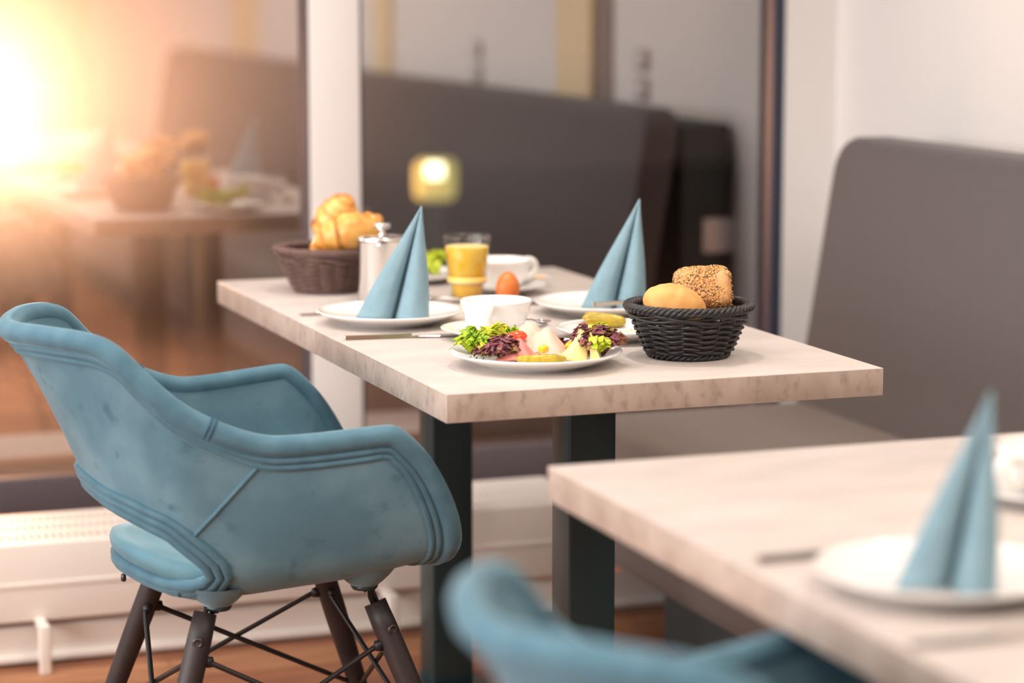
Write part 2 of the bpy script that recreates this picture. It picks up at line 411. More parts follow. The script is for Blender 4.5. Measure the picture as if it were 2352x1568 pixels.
_l(_tc.outputs['Object'], _mp.inputs['Vector']); _l(_mp.outputs[0], _ln.inputs[0]); _l(_ln.outputs['Value'], _mr.inputs[0]); _l(_mr.outputs[0], _s.inputs['Density'])
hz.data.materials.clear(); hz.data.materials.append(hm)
tag(hz, 'added ball of haze outside, imitating the soft lens flare glow', 'flare_haze', kind='stuff')

# ------------------------------------------------------------------ added fill panel, lamps in the ceiling
t = empty('left_fill_panel', (-4.5, -1.2, 1.75)); tag(t, 'added fill-light panel on the left wall in place of daylight', 'fill light')  # fitting added around the fill light that replaces daylight
box('panel_frame', 0, .08, -2.86, 2.86, -.81, .81, M_frame_w, t, bevel=.004)
box('diffuser', .0801, .088, -2.80, 2.80, -.75, .75, M_lampw, t)
for (x, y), wh in zip(PANELS, ('over the laid table and its armchair', 'over the open floor at the left', 'at the back of the room', 'over the foreground table')):
    t = empty('ceiling_panel', (x, y, 2.66))
    tag(t, 'square white ceiling light panel ' + wh, 'ceiling light', 'ceiling light panels')
    box('panel_frame', -.63, .63, -.63, .63, 0.012, .04, M_frame_w, t)
    box('diffuser', -.60, .60, -.60, .60, 0.003, .0118, M_lampw, t)
WHERE = ['straight above the food plate', 'above the croissant basket', 'above the foreground table', 'above the nearest table', 'above the bench end at the window', 'above the middle of the bench', 'above the far part of the bench', 'above the convector left of the armchair']
for (x, y), wh in zip(DOWNLIGHTS, WHERE):
    t = empty('ceiling_downlight', (x, y, 2.63))
    tag(t, 'small round white ceiling downlight ' + wh, 'downlight', 'ceiling downlights')
    lobj('trim_ring', [(.052, .04), (.052, .02), (.058, .012), (.058, .07)], M_frame_w, t, 24)
    lobj('reflector', [(.05, .02), (.034, .055), (.002, .056)], M_chrome, t, 24)

# ------------------------------------------------------------------ convector under the window
cv = empty('convector_heater', (0, 1.59, 0))
tag(cv, 'long low cream convector heater with slotted top under the window', 'heater')
X0, X1, X2 = -1.30, .80, 1.40
box('front_panel', X0, X1, -.14, -.128, .092, .246, M_conv, cv, bevel=.003)
box('front_bead', X0, X1, -.1425, -.1385, .160, .170, M_conv, cv, bevel=.001)
box('back_panel', X0, X1, .128, .14, .092, .246, M_conv, cv, bevel=.003)
box('inner_tray', X0, X1, -.127, .127, .10, .18, M_slot, cv)
box('lower_panel', X0, X2, -.115, -.10, .006, .078, M_conv, cv, bevel=.004)
box('lower_lip', X0, X2, -.128, -.099, .006, .022, M_conv, cv, bevel=.004)
for i, xx in enumerate((-1.12, -.353, .35)):
    box('foot', xx - .011, xx + .011, -.205, -.185, 0, .098, M_conv, cv, bevel=.003); box('foot_bracket', xx - .009, xx + .009, -.1849, -.1401, .085, .097, M_conv, cv)
for yb in (-.122, -.04, .04, .118):
    box('grille_bar', X0, X1, yb - .010, yb + .010, .238, .2465, M_conv, cv)
sv, sf = boxdata(-.0042, .0042, -.12, .12, .236, .2455)
sm = bpy.data.meshes.new('slat'); sm.from_pydata(sv, [], sf); sm.materials.append(M_conv)
xx = X0 + .01; 
while xx < X1:
    s = bpy.data.objects.new('slat', sm); s.location = (xx, 0, 0); link(s, cv); xx += .0145

# ------------------------------------------------------------------ bench along the right wall
bn = empty('upholstered_bench', (1.3, 1.5, 0))
tag(bn, 'long grey upholstered bench with high back along the right wall', 'bench')
YE, YN = 0.02, -5.7                      # local ends (world 1.52 .. -4.2)
# seat: rounded front edge profile extruded along y
def extrude_profile(name, prof, y0, y1, m, parent, ends=0.03, n=6):
    """closed xz profile extruded along y with rounded-over ends"""
    V = []; F = []
    cx = sum(p[0] for p in prof) / len(prof); cz = sum(p[1] for p in prof) / len(prof)
    rows = []
    for i in range(n + 1):
        a = math.pi / 2 * i / n; rows.append((y0 + (ends * (1 - math.sin(a)) if y1 > y0 else -ends * (1 - math.sin(a))), ends * (1 - math.cos(math.pi / 2 - a))))
    sgn = 1 if y1 > y0 else -1
    rows = [(y0 + sgn * ends * (1 - math.sin(math.pi / 2 * i / n)), ends * (1 - math.cos(math.pi / 2 * i / n))) for i in range(n, -1, -1)]
    rows += [(y1 - sgn * ends * (1 - math.sin(math.pi / 2 * i / n)), ends * (1 - math.cos(math.pi / 2 * i / n))) for i in range(0, n + 1)]
    # inset each row towards the centre by amount
    out = []
    for (y, ins) in rows:
        for (x, z) in prof:
            d = Vector((x - cx, z - cz)); l = d.length
            k_ = max(0.0, (l - ins) / l) if l > 0 else 1
            out.append((cx + d.x * k_, y, cz + d.y * k_))
    m_ = len(prof)
    for r in range(len(rows) - 1):
        for k_ in range(m_):
            l_ = (k_ + 1) % m_
            F.append((r * m_ + k_, r * m_ + l_, (r + 1) * m_ + l_, (r + 1) * m_ + k_))
    F.append(tuple(range(m_))); F.append(tuple((len(rows) - 1) * m_ + k_ for k_ in range(m_))[::-1])
    return mesh(name, out, F, m, parent, True)
def rrect(x0, x1, z0, z1, r, n=5):
    pts = []
    for (cx, cz, a0) in ((x1 - r, z1 - r, 0), (x0 + r, z1 - r, 90), (x0 + r, z0 + r, 180), (x1 - r, z0 + r, 270)):
        for i in range(n + 1):
            a = R(a0 + 90 * i / n); pts.append((cx + r * math.cos(a), cz + r * math.sin(a)))
    return pts
extrude_profile('seat', rrect(-.475, .06, .108, .42, .035), YE, YN, M_seat, bn, .03)
# leaning back: profile sheared
def backshape():
    """leaning padded back; the window-side top corner is rounded in the plane of the back"""
    V = []; F = []; nz, ny = 14, 40
    T = .095; z0, z1 = .40, .995
    def front(z): return 0.005 + (z - .42) * (.092 / .575)
    rc = .075
    outline = [(YE, z0)]
    for i in range(9):
        a = R(90 * i / 8); outline.append((YE - rc + rc * math.cos(a), z1 - rc + rc * math.sin(a)))
    for i in range(9):
        a = R(90 + 90 * i / 8); outline.append((YN + rc + rc * math.cos(a), z1 - rc + rc * math.sin(a)))
    outline.append((YN, z0))
    prof = [(0.018, 0.0), (0.005, .006), (0.0, .02), (0.0, T - .01), (.004, T)]
    cy = (YE + YN) / 2; cz = .7
    rings = []
    for (ins, dx) in prof:
        ring = []
        for (y, z) in outline:
            yy = y - ins if y > cy else y + ins
            zz = min(z, z1) - (ins if z > .6 else 0)
            ring.append((front(zz) + dx, yy, zz))
        rings.append(ring)
    n = len(outline)
    for r in rings: V += r
    for r in range(len(rings) - 1):
        for k_ in range(n):
            l_ = (k_ + 1) % n
            F.append((r * n + k_, r * n + l_, (r + 1) * n + l_, (r + 1) * n + k_))
    F.append(tuple(range(n))[::-1]); F.append(tuple((len(rings) - 1) * n + k_ for k_ in range(n)))
    return mesh('backrest', V, F, M_bench, bn, True)
bk = backshape()
md = bk.modifiers.new('e', 'EDGE_SPLIT'); md.split_angle = R(40)
box('back_carcass', .20, .333, YN + .02, YE - .004, 0, .955, M_dark, bn, bevel=.006)
box('plinth', -.44, .10, YN + .3, -.31, 0, .12, M_plinth, bn)
so = empty('wall_socket', (1.600, 1.517, .668)); so.rotation_euler = (0, 0, 0)
tag(so, 'white square power socket on the bench end facing the window', 'socket')
box('plate', -.045, .045, 0.0, .010, -.045, .045, M_sock, so, bevel=.004)
lobj('socket_well', [(.020, 0), (.020, -.006), (.0, -.006)], M_coffee, so, 20, loc=(0, .0102, 0), rot=(R(-90), 0, 0))
for (y, z, tx) in ((0.916, 1.10, 'upper small grey switch on the right wall near the window'), (0.916, 1.02, 'lower small grey switch on the right wall near the window'),
                   (-.49, 1.09, 'upper small grey switch on the right wall above the bench middle'), (-.49, 1.01, 'lower small grey switch on the right wall above the bench middle')):
    s = empty('wall_switch', (XW, y, z)); tag(s, tx, 'switch', 'wall switches above the bench')
    box('plate', -.010, -.0005, -.04, .04, -.03, .03, M_coffee, s, bevel=.003)
    box('rocker', -.014, -.0101, -.025, .025, -.018, .018, M_sock, s, bevel=.001)

# ------------------------------------------------------------------ tables
def make_table():
    t = empty('dining_table', (0, 0, 0))
    v = box('tabletop', -.3495, .3495, -.3495, .3495, .7075, .75, None, t, bevel=.0012, seg=2, mats=[M_top, M_edge], fm=[1, 0, 1, 1, 1, 1])
    box('column', -.04, .04, -.04, .04, .012, .6985, M_leg, t, bevel=.004)
    box('mount_plate', -.17, .17, -.17, .17, .699, .7072, M_leg, t, bevel=.001)
    box('base_plate', -.07, .07, -.07, .07, 0.0, .0118, M_leg, t, bevel=.003)
    return t
spots = [(.35, .35, 'pale concrete-look table carrying the food plate and black bread basket'),
         (.35, 1.05, 'pale concrete-look table carrying the croissant basket and juice glass'),
         (.30, -.887, 'blurred empty-cornered concrete-look table in the right foreground'),
         (.30, -1.587, 'nearest concrete-look table at the lower right corner of the picture')]
t0 = make_table()
for i, (x, y, lb) in enumerate(spots):
    t = t0 if i == 0 else copy_tree(t0)
    t.location = (x, y, 0); tag(t, lb, 'table', 'square dining tables')

# ------------------------------------------------------------------ velvet armchair
RIBS = [  # front edge of the arm ... middle of the back; each from the seat middle up to the rim
 [(.270,0,.468),(.272,.10,.470),(.280,.195,.476),(.290,.255,.503),(.277,.282,.560),(.238,.298,.635),(.188,.307,.688)],
 [(.155,0,.443),(.160,.09,.444),(.165,.18,.452),(.170,.240,.482),(.165,.273,.545),(.150,.296,.630),(.138,.302,.685)],
 [(.070,0,.434),(.070,.09,.434),(.070,.175,.443),(.070,.230,.475),(.065,.262,.545),(.060,.285,.630),(.057,.292,.679)],
 [(.000,0,.428),(.000,.09,.428),(-.005,.17,.437),(.000,.222,.475),(.000,.250,.545),(.000,.272,.630),(-.004,.280,.680)],
 [(-.025,0,.430),(-.035,.09,.431),(-.045,.165,.440),(-.045,.210,.475),(-.050,.234,.545),(-.060,.258,.645),(-.070,.266,.703)],
 [(-.045,0,.432),(-.060,.09,.434),(-.080,.155,.443),(-.085,.195,.475),(-.095,.215,.545),(-.110,.243,.660),(-.121,.250,.732)],
 [(-.055,0,.433),(-.075,.08,.437),(-.100,.14,.447),(-.112,.178,.480),(-.120,.195,.550),(-.145,.222,.685),(-.165,.228,.772)],
 [(-.065,0,.434),(-.090,.07,.440),(-.117,.12,.450),(-.137,.155,.488),(-.145,.170,.552),(-.180,.195,.710),(-.213,.195,.818)],
 [(-.075,0,.435),(-.100,.045,.441),(-.138,.075,.456),(-.175,.10,.500),(-.180,.115,.565),(-.235,.112,.710),(-.280,.118,.827)],
 [(-.080,0,.435),(-.108,0,.443),(-.149,0,.458),(-.190,0,.500),(-.197,0,.575),(-.255,0,.710),(-.315,0,.822)]]
FULL = [[Vector(p) for p in r] for r in RIBS] + [[Vector((p[0], -p[1], p[2])) for p in r] for r in RIBS[-2::-1]]
UM = len(FULL) - 1                       # 18
def S(u, v):
    u = max(0.0, min(UM, u)); v = max(0.0, min(6.0, v))
    i = max(0, min(UM - 1, int(math.floor(u)))); rows = []
    t = u - i
    for k_ in (i - 1, i, i + 1, i + 2):
        if k_ < 0: rows.append(spline(FULL[0], v) * 2 - spline(FULL[1], v))
        elif k_ > UM: rows.append(spline(FULL[UM], v) * 2 - spline(FULL[UM - 1], v))
        else: rows.append(spline(FULL[k_], v))
    return cr(rows[0], rows[1], rows[2], rows[3], t)
def SN(u, v):
    e = .04
    a = S(u + e, v) - S(u - e, v); b = S(u, min(6, v + e)) - S(u, v - e)
    n = a.cross(b)
    if n.length < 1e-9: return Vector((0, 0, -1))
    n.normalize(); c = Vector((.03, 0, .62))
    if n.dot(S(u, v) - c) < 0: n = -n
    return n
HC = (UM / 2, 3.05); HU = 4.6
def hole(a, grow=0.0):
    """contour of the opening at angle a (param space)"""
    c, s = math.cos(a), math.sin(a)
    hv = (1.0 if s > 0 else .9)
    lo, hi = 0.0, 12.0
    for _ in range(40):
        m_ = (lo + hi) / 2
        if (abs(m_ * c) / HU) ** 2.6 + (abs(m_ * s) / hv) ** 2 < 1: lo = m_
        else: hi = m_
    return HC[0] + lo * c, HC[1] + lo * s
def gval(u, v):
    du = abs(u - HC[0]) / HU; dv = v - HC[1]; hv = 1.0 if dv > 0 else .9
    return du ** 2.6 + (dv / hv) ** 2 - 1
def make_chair():
    ch = empty('velvet_armchair', (0, 0, 0))
    # shell
    nu, nv = 145, 61
    UV = {}
    for i in range(nu):
        for j in range(nv): UV[i, j] = (UM * i / (nu - 1), 6.0 * j / (nv - 1))
    inside = {k_: gval(*UV[k_]) < 0 for k_ in UV}
    newuv = dict(UV)
    for (i, j), ins in inside.items():
        if ins: continue
        if any(inside.get((i + a, j + b), False) for a in (-1, 0, 1) for b in (-1, 0, 1)):
            u, v = UV[i, j]
            du, dv = u - HC[0], v - HC[1]; lo, hi = 0.0, 1.0
            for _ in range(30):
                m_ = (lo + hi) / 2
                if gval(HC[0] + du * m_, HC[1] + dv * m_) < 0: lo = m_
                else: hi = m_
            newuv[i, j] = (HC[0] + du * hi, HC[1] + dv * hi)
    idx = {}; V = []; F = []
    for i in range(nu):
        for j in range(nv):
            if not inside[i, j]:
                idx[i, j] = len(V); V.append(S(*newuv[i, j]))
    for i in range(nu - 1):
        for j in range(nv - 1):
            q = [(i, j), (i + 1, j), (i + 1, j + 1), (i, j + 1)]
            if all(k_ in idx for k_ in q): F.append(tuple(idx[k_] for k_ in q))
    sh = mesh('shell', V, F, M_velvet, ch, True)
    bm = bmesh.new(); bm.from_mesh(sh.data); bmesh.ops.remove_doubles(bm, verts=bm.verts, dist=.0004)
    bmesh.ops.recalc_face_normals(bm, faces=bm.faces)
    # make normals face outward (away from the sitter)
    c = Vector((.03, 0, .62)); s_ = sum((f.normal.dot(f.calc_center_median() - c)) for f in bm.faces)
    if s_ < 0: bmesh.ops.reverse_faces(bm, faces=bm.faces)
    bm.to_mesh(sh.data); bm.free()
    sh.data.polygons.foreach_set('use_smooth', [True] * len(sh.data.polygons))
    md = sh.modifiers.new('s', 'SOLIDIFY'); md.thickness = .016; md.offset = -1.0
    # rim roll and piping: closed loop front edge + rim
    loop = []
    for k_ in range(26): loop.append((0.0, 6.0 * k_ / 26, .25, 0.0))
    for k_ in range(131): loop.append((UM * k_ / 130, 6.0, 0.0, -.3))
    for k_ in range(1, 26): loop.append((float(UM), 6.0 * (26 - k_) / 26, -.25, 0.0))
    def loop_pts(dist, off):
        out = []
        for (u, v, du, dv) in loop:
            p = S(u, v)
            a = min(1, max(0, (v - 5.2) / .8)) if dv == 0 else 1 - min(1, max(0, (.5 - min(u, UM - u)) / .5)) * .5
            du2 = du if dv == 0 else (.25 if u < .5 else (-.25 if u > UM - .5 else 0)) 
            dv2 = dv if dv != 0 else (-.3 * a)
            w = S(u + du2, v + dv2) - p
            w = w.normalized() if w.length > 1e-6 else Vector((0, 0, -1))
            out.append(p + w * dist + SN(u + du2 * .3, v + dv2 * .3) * off)
        for _ in range(2):
            out = [out[i] * .5 + (out[i - 1] + out[(i + 1) % len(out)]) * .25 for i in range(len(out))]
        return out
    tobj('rim_roll', loop_pts(.002, -.004), .0165, M_velvet_d, ch, 10, True)
    tobj('piping', loop_pts(.021, .001), .0062, M_velvet_d, ch, 6, True)
    tobj('piping', loop_pts(.032, .0005), .0052, M_velvet_d, ch, 6, True)
    # edging of the opening
    n = 96
    def hole_pts(dist, off):
        out = []
        for k_ in range(n):
            a = 2 * math.pi * k_ / n; u, v = hole(a)
            p = S(u, v); q = S(HC[0] + (u - HC[0]) * 1.06, HC[1] + (v - HC[1]) * 1.12)
            w = (q - p); w = w.normalized() if w.length > 1e-6 else Vector((0, 0, 1))
            out.append(p + w * dist + SN(u, v) * off)
        return out
    for d_, r_ in ((.0, .0095), (.014, .0075), (.026, .0065)):
        tobj('opening_edging', hole_pts(d_, -.002 if d_ == 0 else .001), r_, M_velvet_d, ch, 8, True)
    seam_uv = []; sa_, sb_ = S(2.95, 5.55), S(5.15, 3.82)
    for k_ in range(20):
        q = sa_.lerp(sb_, k_ / 19); u0 = 2.95 + 2.2 * k_ / 19; v0 = 5.55 - 1.73 * k_ / 19; st_ = .5
        for _ in range(7):
            u0, v0 = min(((u0 + a * st_, v0 + b * st_) for a in (-1, -.5, 0, .5, 1) for b in (-1, -.5, 0, .5, 1)), key=lambda w: (S(*w) - q).length)
            st_ *= .5
        seam_uv.append((u0, v0))
    for sg in (0, 1):
        pts = []
        for k_ in range(20):
            t = k_ / 19; u, v = seam_uv[k_]
            if sg: u = UM - u
            pts.append(S(u, v) + SN(u, v) * .0015)
        tobj('side_seam', pts, .0030, M_velvet_d, ch, 6)
        for du in (-.05, .06):              # stitched joints on the roll
            uu = 4.05 + du
            if sg: uu = UM - uu
            p = S(uu, 6.0); tdir = (S(uu + .05, 6) - S(uu - .05, 6)).normalized(); nrm = SN(uu, 5.9); b = tdir.cross(nrm)
            ring = [p + (nrm * math.cos(a) + b * math.sin(a)) * .0168 - nrm * .004 for a in [2 * math.pi * q_ / 20 for q_ in range(20)]]
            tobj('stitching', ring, .0012, M_seam, ch, 4, True)
    # seat cushion
    outl = []
    for k_ in range(9): outl.append(S(0.12, 2.35 * k_ / 9) + Vector((-.006, 0, 0)))
    for k_ in range(73): outl.append(S(UM * k_ / 72, 2.35))
    for k_ in range(1, 9): outl.append(S(UM - .12, 2.35 * (9 - k_) / 9) + Vector((-.006, 0, 0)))
    cen = Vector((.07, 0, .434)); V = []; F = []
    prof = [(.955, .006), (.992, .012), (1.0, .020), (.985, .029), (.95, .034), (.88, .0360), (.75, .036), (.55, .035), (.35, .033), (.18, .029), (.07, .023), (.02, .021)]
    m_ = len(outl)
    for (s_, h) in prof:
        for p in outl:
            q = cen + (p - cen) * s_; z0 = cen.z + (p.z - cen.z) * s_ * s_
            ang = math.atan2(p.y, p.x - cen.x); dip = .007 * max(0, math.cos(2 * ang + math.pi)) ** 0 * 0
            V.append((q.x, q.y, z0 + h - dip))
    for r in range(len(prof) - 1):
        for k_ in range(m_):
            l_ = (k_ + 1) % m_
            F.append((r * m_ + k_, r * m_ + l_, (r + 1) * m_ + l_, (r + 1) * m_ + k_))
    F.append(tuple((len(prof) - 1) * m_ + k_ for k_ in range(m_))[::-1])
    cu = mesh('seat_cushion', V, F, M_cush, ch, True)
    lobj('button', [(.0, .012), (.009, .010), (.012, .004), (.011, 0)], M_seam, cu, 14, loc=(.07, 0, .452))
    def ctop(x, y):
        d = Vector((x - cen.x, y)); l = d.length
        return .434 + (.036 - .014 * max(0, 1 - l / .05)) + min(.02, l * l * .5) + .001
    for a in (45, 135, 225, 315):
        pts = [(cen.x + math.cos(R(a)) * r_, math.sin(R(a)) * r_, ctop(cen.x + math.cos(R(a)) * r_, math.sin(R(a)) * r_) - .0015) for r_ in [.012 + .014 * q_ for q_ in range(10)]]
        tobj('tuft_seam', pts, .0025, M_seam, cu, 5)
    tobj('cushion_piping', [S(5.5 + 7.0 * k_ / 40, 2.12) + SN(5.5 + 7.0 * k_ / 40, 2.12) * .004 for k_ in range(41)], .007, M_velvet_d, cu, 7)
    lobj('zip_pull', [(.0, -.012), (.004, -.010), (.004, 0), (0, .001)], M_bolt, cu, 8, loc=(-.156, -.035, .450))
    # legs
    tops = {}
    for sx in (-1, 1):
        for sy in (-1, 1):
            zt = .412 if sx < 0 else .405
            a = Vector((.070 + sx * .130, sy * .158, zt)); b = Vector((.075 + sx * .268, sy * .268, 0.0))
            pan = S(3.9 if sx < 0 else .85, 1.85) if sy > 0 else S(UM - (3.9 if sx < 0 else .85), 1.85)
            d = (a - b).normalized()
            pts = [b + d * ((a - b).length * q_ / 12) for q_ in range(13)]
            rr = [.0125 + (.0185 - .0125) * min(1, q_ / 9) for q_ in range(13)]
            rr[12] = .0172
            lg = tobj('leg', pts, rr, M_wood, ch, 16)
            # bolt on the outer side
            out = Vector((sx * .35, sy, 0)).normalized(); pb = a - d * .040 + out * .0175
            o1 = lobj('bolt', [(.0085, 0), (.0085, .003), (.006, .0042), (.0045, .0042), (.0035, .001), (0, .001)], M_bolt, lg, 14)
            o1.matrix_local = Matrix.Translation(pb) @ out.to_track_quat('Z', 'Y').to_matrix().to_4x4()
            # shell boss and steel strap
            lobj('leg_boss', [(.052, .020), (.041, .006), (.030, -.005), (.021, -.0125), (0, -.0135)], M_velvet, ch, 20, loc=(pan.x, pan.y, pan.z - .002))
            lobj('mount_pad', [(.017, .002), (.021, -.001), (.018, -.006), (0, -.007)], M_leg, ch, 16, loc=(pan.x, pan.y, pan.z - .0155))
            st = [Vector((pan.x, pan.y, pan.z - .019)), Vector(((pan.x + a.x) / 2, (pan.y + a.y) / 2, pan.z - .020)), a + d * .012, a - d * .03]
            tobj('strap', st, .009, M_steel, ch, 4, flat=.45)
            tops[sx, sy] = (a, b, d)
    def onleg(k_, z):
        a, b, d = tops[k_]; t = (z - b.z) / (a.z - b.z); return b + (a - b) * t
    ring = [(-1, -1), (1, -1), (1, 1), (-1, 1)]
    for q_ in range(4):
        k1, k2 = ring[q_], ring[(q_ + 1) % 4]
        for (ka, kb, off) in ((k1, k2, .004), (k2, k1, -.004)):
            p, r_ = onleg(ka, .352), onleg(kb, .165)
            mid = (p + r_) / 2; nrm = Vector((mid.x - .07, mid.y, 0)).normalized() * off
            d = (r_ - p).normalized()
            tobj('brace_rod', [p + d * .010, p + d * .03 + nrm, mid + nrm, r_ - d * .03 + nrm, r_ - d * .010], .0042, M_steel, ch, 8)
            bl = lobj('brace_joint', [(0, -.008), (.007, -.007), (.0085, 0), (.007, .007), (0, .008)], M_steel, ch, 10, loc=tuple(p + d * .021))
    return ch
ch1 = make_chair()
ch1.location = (-.25, .35, 0)
tag(ch1, 'blue velvet armchair pulled up to the laid breakfast table', 'chair', 'blue velvet armchairs')
ch2 = copy_tree(ch1); ch2.location = (-.159, -1.478, 0); ch2.rotation_euler = (0, 0, R(6))
tag(ch2, 'blurred blue velvet armchair at the bottom edge in the foreground', 'chair', 'blue velvet armchairs')

# ------------------------------------------------------------------ crockery
TZ = 0.75
def plate_prof(r, h, foot):
    t = .0045
    return [(0, .004), (foot - .004, .004), (foot - .002, 0), (foot + .002, 0), (foot + .004, .004), (r * .78, .0085), (r * .93, h - .006), (r - .001, h - .002), (r, h), (r - .003, h + .0008),
            (r - .008, h - .002), (r * .92, h - .0065 + .003), (r * .76, .0125), (r * .6, .0105), (foot, .0095), (0, .0095)]
def plate(name, x, y, r, h, label, z=TZ, cat='plate', grp='white dinner plates'):
    o = lobj(name, plate_prof(r, h, r * .58), M_porc, None, 72, loc=(x, y, z + .0003))
    return tag(o, label, cat, grp)
plate('dinner_plate', .213, .205, .1325, .0235, 'white plate of ham, cheese and salad at the front of the table')
plate('dinner_plate', .143, .726, .125, .0225, 'white plate under the left standing blue napkin by the coffee pot')
plate('dinner_plate', .535, .718, .125, .0225, 'white plate under the right standing blue napkin behind the bread basket')
plate('dinner_plate', .432, .425, .095, .020, 'small white plate with sliced gherkin behind the black basket')
plate('dinner_plate', .36, 1.27, .098, .018, 'white plate of pale green lettuce at the far table edge')
plate('dinner_plate', .095, -1.24, .125, .0225, 'blurred white plate with napkin on the foreground table')
def saucer(x, y, label):
    r = .091
    o = lobj('saucer', [(0, .004), (.036, .004), (.038, 0), (.043, 0), (.045, .004), (.07, .009), (r - .001, .0165), (r, .018), (r - .003, .0185), (.068, .0125), (.048, .008), (.032, .0072), (0, .0072)], M_porc, None, 64, loc=(x, y, TZ + .0003))
    return tag(o, label, 'saucer', 'white saucers')
def cup(x, y, hdir, label):
    t = empty('coffee_cup', (x, y, TZ + .0078), hdir)
    tag(t, label, 'cup', 'white coffee cups')
    H = .056
    pr = [(0, .003), (.024, .003), (.026, 0), (.031, 0), (.033, .003), (.041, .009), (.0485, .019), (.054, .034), (.0582, H - .006), (.0592, H - .0008), (.058, H), (.0562, H - .0012), (.0535, .040), (.0455, .021), (.036, .0115), (.02, .0085), (0, .008)]
    lobj('bowl', pr, M_porc, t, 64)
    hp = curve_pts([(.054, 0, .045), (.068, 0, .0485), (.081, 0, .044), (.0845, 0, .034), (.078, 0, .0225), (.064, 0, .0175), (.046, 0, .019)], 26)
    tobj('handle', hp, [.0072 + .0014 * abs(math.sin(i / 25 * math.pi * 1)) for i in range(26)], M_porc, t, 12, flat=1.15)
    return t
saucer(.253, .498, 'white saucer under the front coffee cup')
cup(.253, .498, R(-120), 'white coffee cup in the middle of the table with handle facing front')
saucer(.455, 1.045, 'white saucer under the cup behind the juice glass')
cup(.455, 1.045, R(20), 'white coffee cup behind the juice glass')
saucer(.415, -.915, 'blurred white saucer at the right edge of the foreground table')
cup(.415, -.915, R(200), 'blurred white coffee cup at the right edge of the picture')

# egg in its cup
lobj('egg_cup', [(0, 0), (.018, 0), (.0185, .003), (.0185, .012), (.020, .0145), (.0190, .0150), (.0165, .012), (.013, .006), (0, .0025)], M_porc, None, 32, loc=(.412, .880, TZ + .0003))
tag(bpy.data.objects['egg_cup'], 'small white egg cup hidden behind the front coffee cup', 'egg cup')
ep = []
for i in range(25):
    a = math.pi * i / 24; z = -math.cos(a); r = math.sin(a) * (1 - .12 * z)
    ep.append((max(0, .0218 * r), .0285 * z + .0285))
tag(lobj('egg', ep, M_egg, None, 36, loc=(.412, .880, TZ + .0035)), 'brown boiled egg standing behind the front coffee cup', 'egg')

# tumbler of juice
tm = empty('juice_glass', (.355, .940, TZ + .0003))
tag(tm, 'tall glass filled with orange juice', 'glass')
go = [(0, 0), (.0285, 0), (.0295, .004), (.0300, .026), (.0318, .032), (.0350, .037), (.0385, .08), (.0435, .118), (.0438, .121), (.0428, .1218), (.0418, .120), (.0368, .08), (.0335, .042), (.0300, .034), (.0282, .028), (.0276, .010), (0, .009)]
lobj('tumbler', go, M_tumbler, tm, 56)
lobj('juice', [(0, .0095), (.0272, .0105), (.0278, .028), (.0297, .0345), (.0331, .0425), (.0364, .08), (.0395, .1015), (.0385, .102)], M_juice, tm, 48)
lobj('juice_surface', [(.0385, .102), (.034, .1022), (.0, .1022)], M_foam, tm, 48)
lobj('frosted_band', [(.0351, .0375), (.0360, .048), (.0362, .048), (.0353, .0372)], M_band, tm, 56)
lobj('filling_line', [(.0349, .0360), (.0356, .0362), (.0356, .0382), (.0350, .0384)], M_line, tm, 56)

# coffee pot
pt = empty('coffee_pot', (.215, 1.005, TZ + .0003), R(70))
tag(pt, 'polished steel coffee pot between croissant basket and blue napkin', 'coffee pot')
lobj('pot_body', [(0, .001), (.043, .001), (.0445, .004), (.0445, .108), (.046, .110), (.046, .113)], M_chrome, pt, 56)
lobj('lid', [(.0462, .1132), (.0462, .117), (.044, .119), (.02, .1205), (.006, .121), (0, .1212)], M_chrome, pt, 56)
lobj('knob', [(.006, .120), (.0055, .128), (.010, .131), (.0145, .134), (.0150, .140), (.013, .143), (0, .1435)], M_chrome, pt, 32)
tobj('pot_handle', curve_pts([(.044, 0, .100), (.066, 0, .102), (.080, 0, .09), (.080, 0, .045), (.066, 0, .022), (.044, 0, .022)], 24), .0045, M_chrome, pt, 8)
lobj('spout_lip', [(0, 0), (.006, .002), (.012, .012), (.010, .013)], M_chrome, pt, 16, loc=(-.047, 0, .098))

# jam portion beside the far cup
jp = empty('jam_pot', (.560, 1.115, TZ + .0003)); tag(jp, 'tiny open jam portion pot right of the far coffee cup', 'jam pot')
lobj('pot', [(0, 0), (.014, 0), (.019, .017), (.0205, .018), (.0195, .0185), (.0175, .016), (0, .016)], M_porc, jp, 28)
lobj('jam', [(.0173, .0165), (.01, .018), (0, .019)], M_jam, jp, 24)

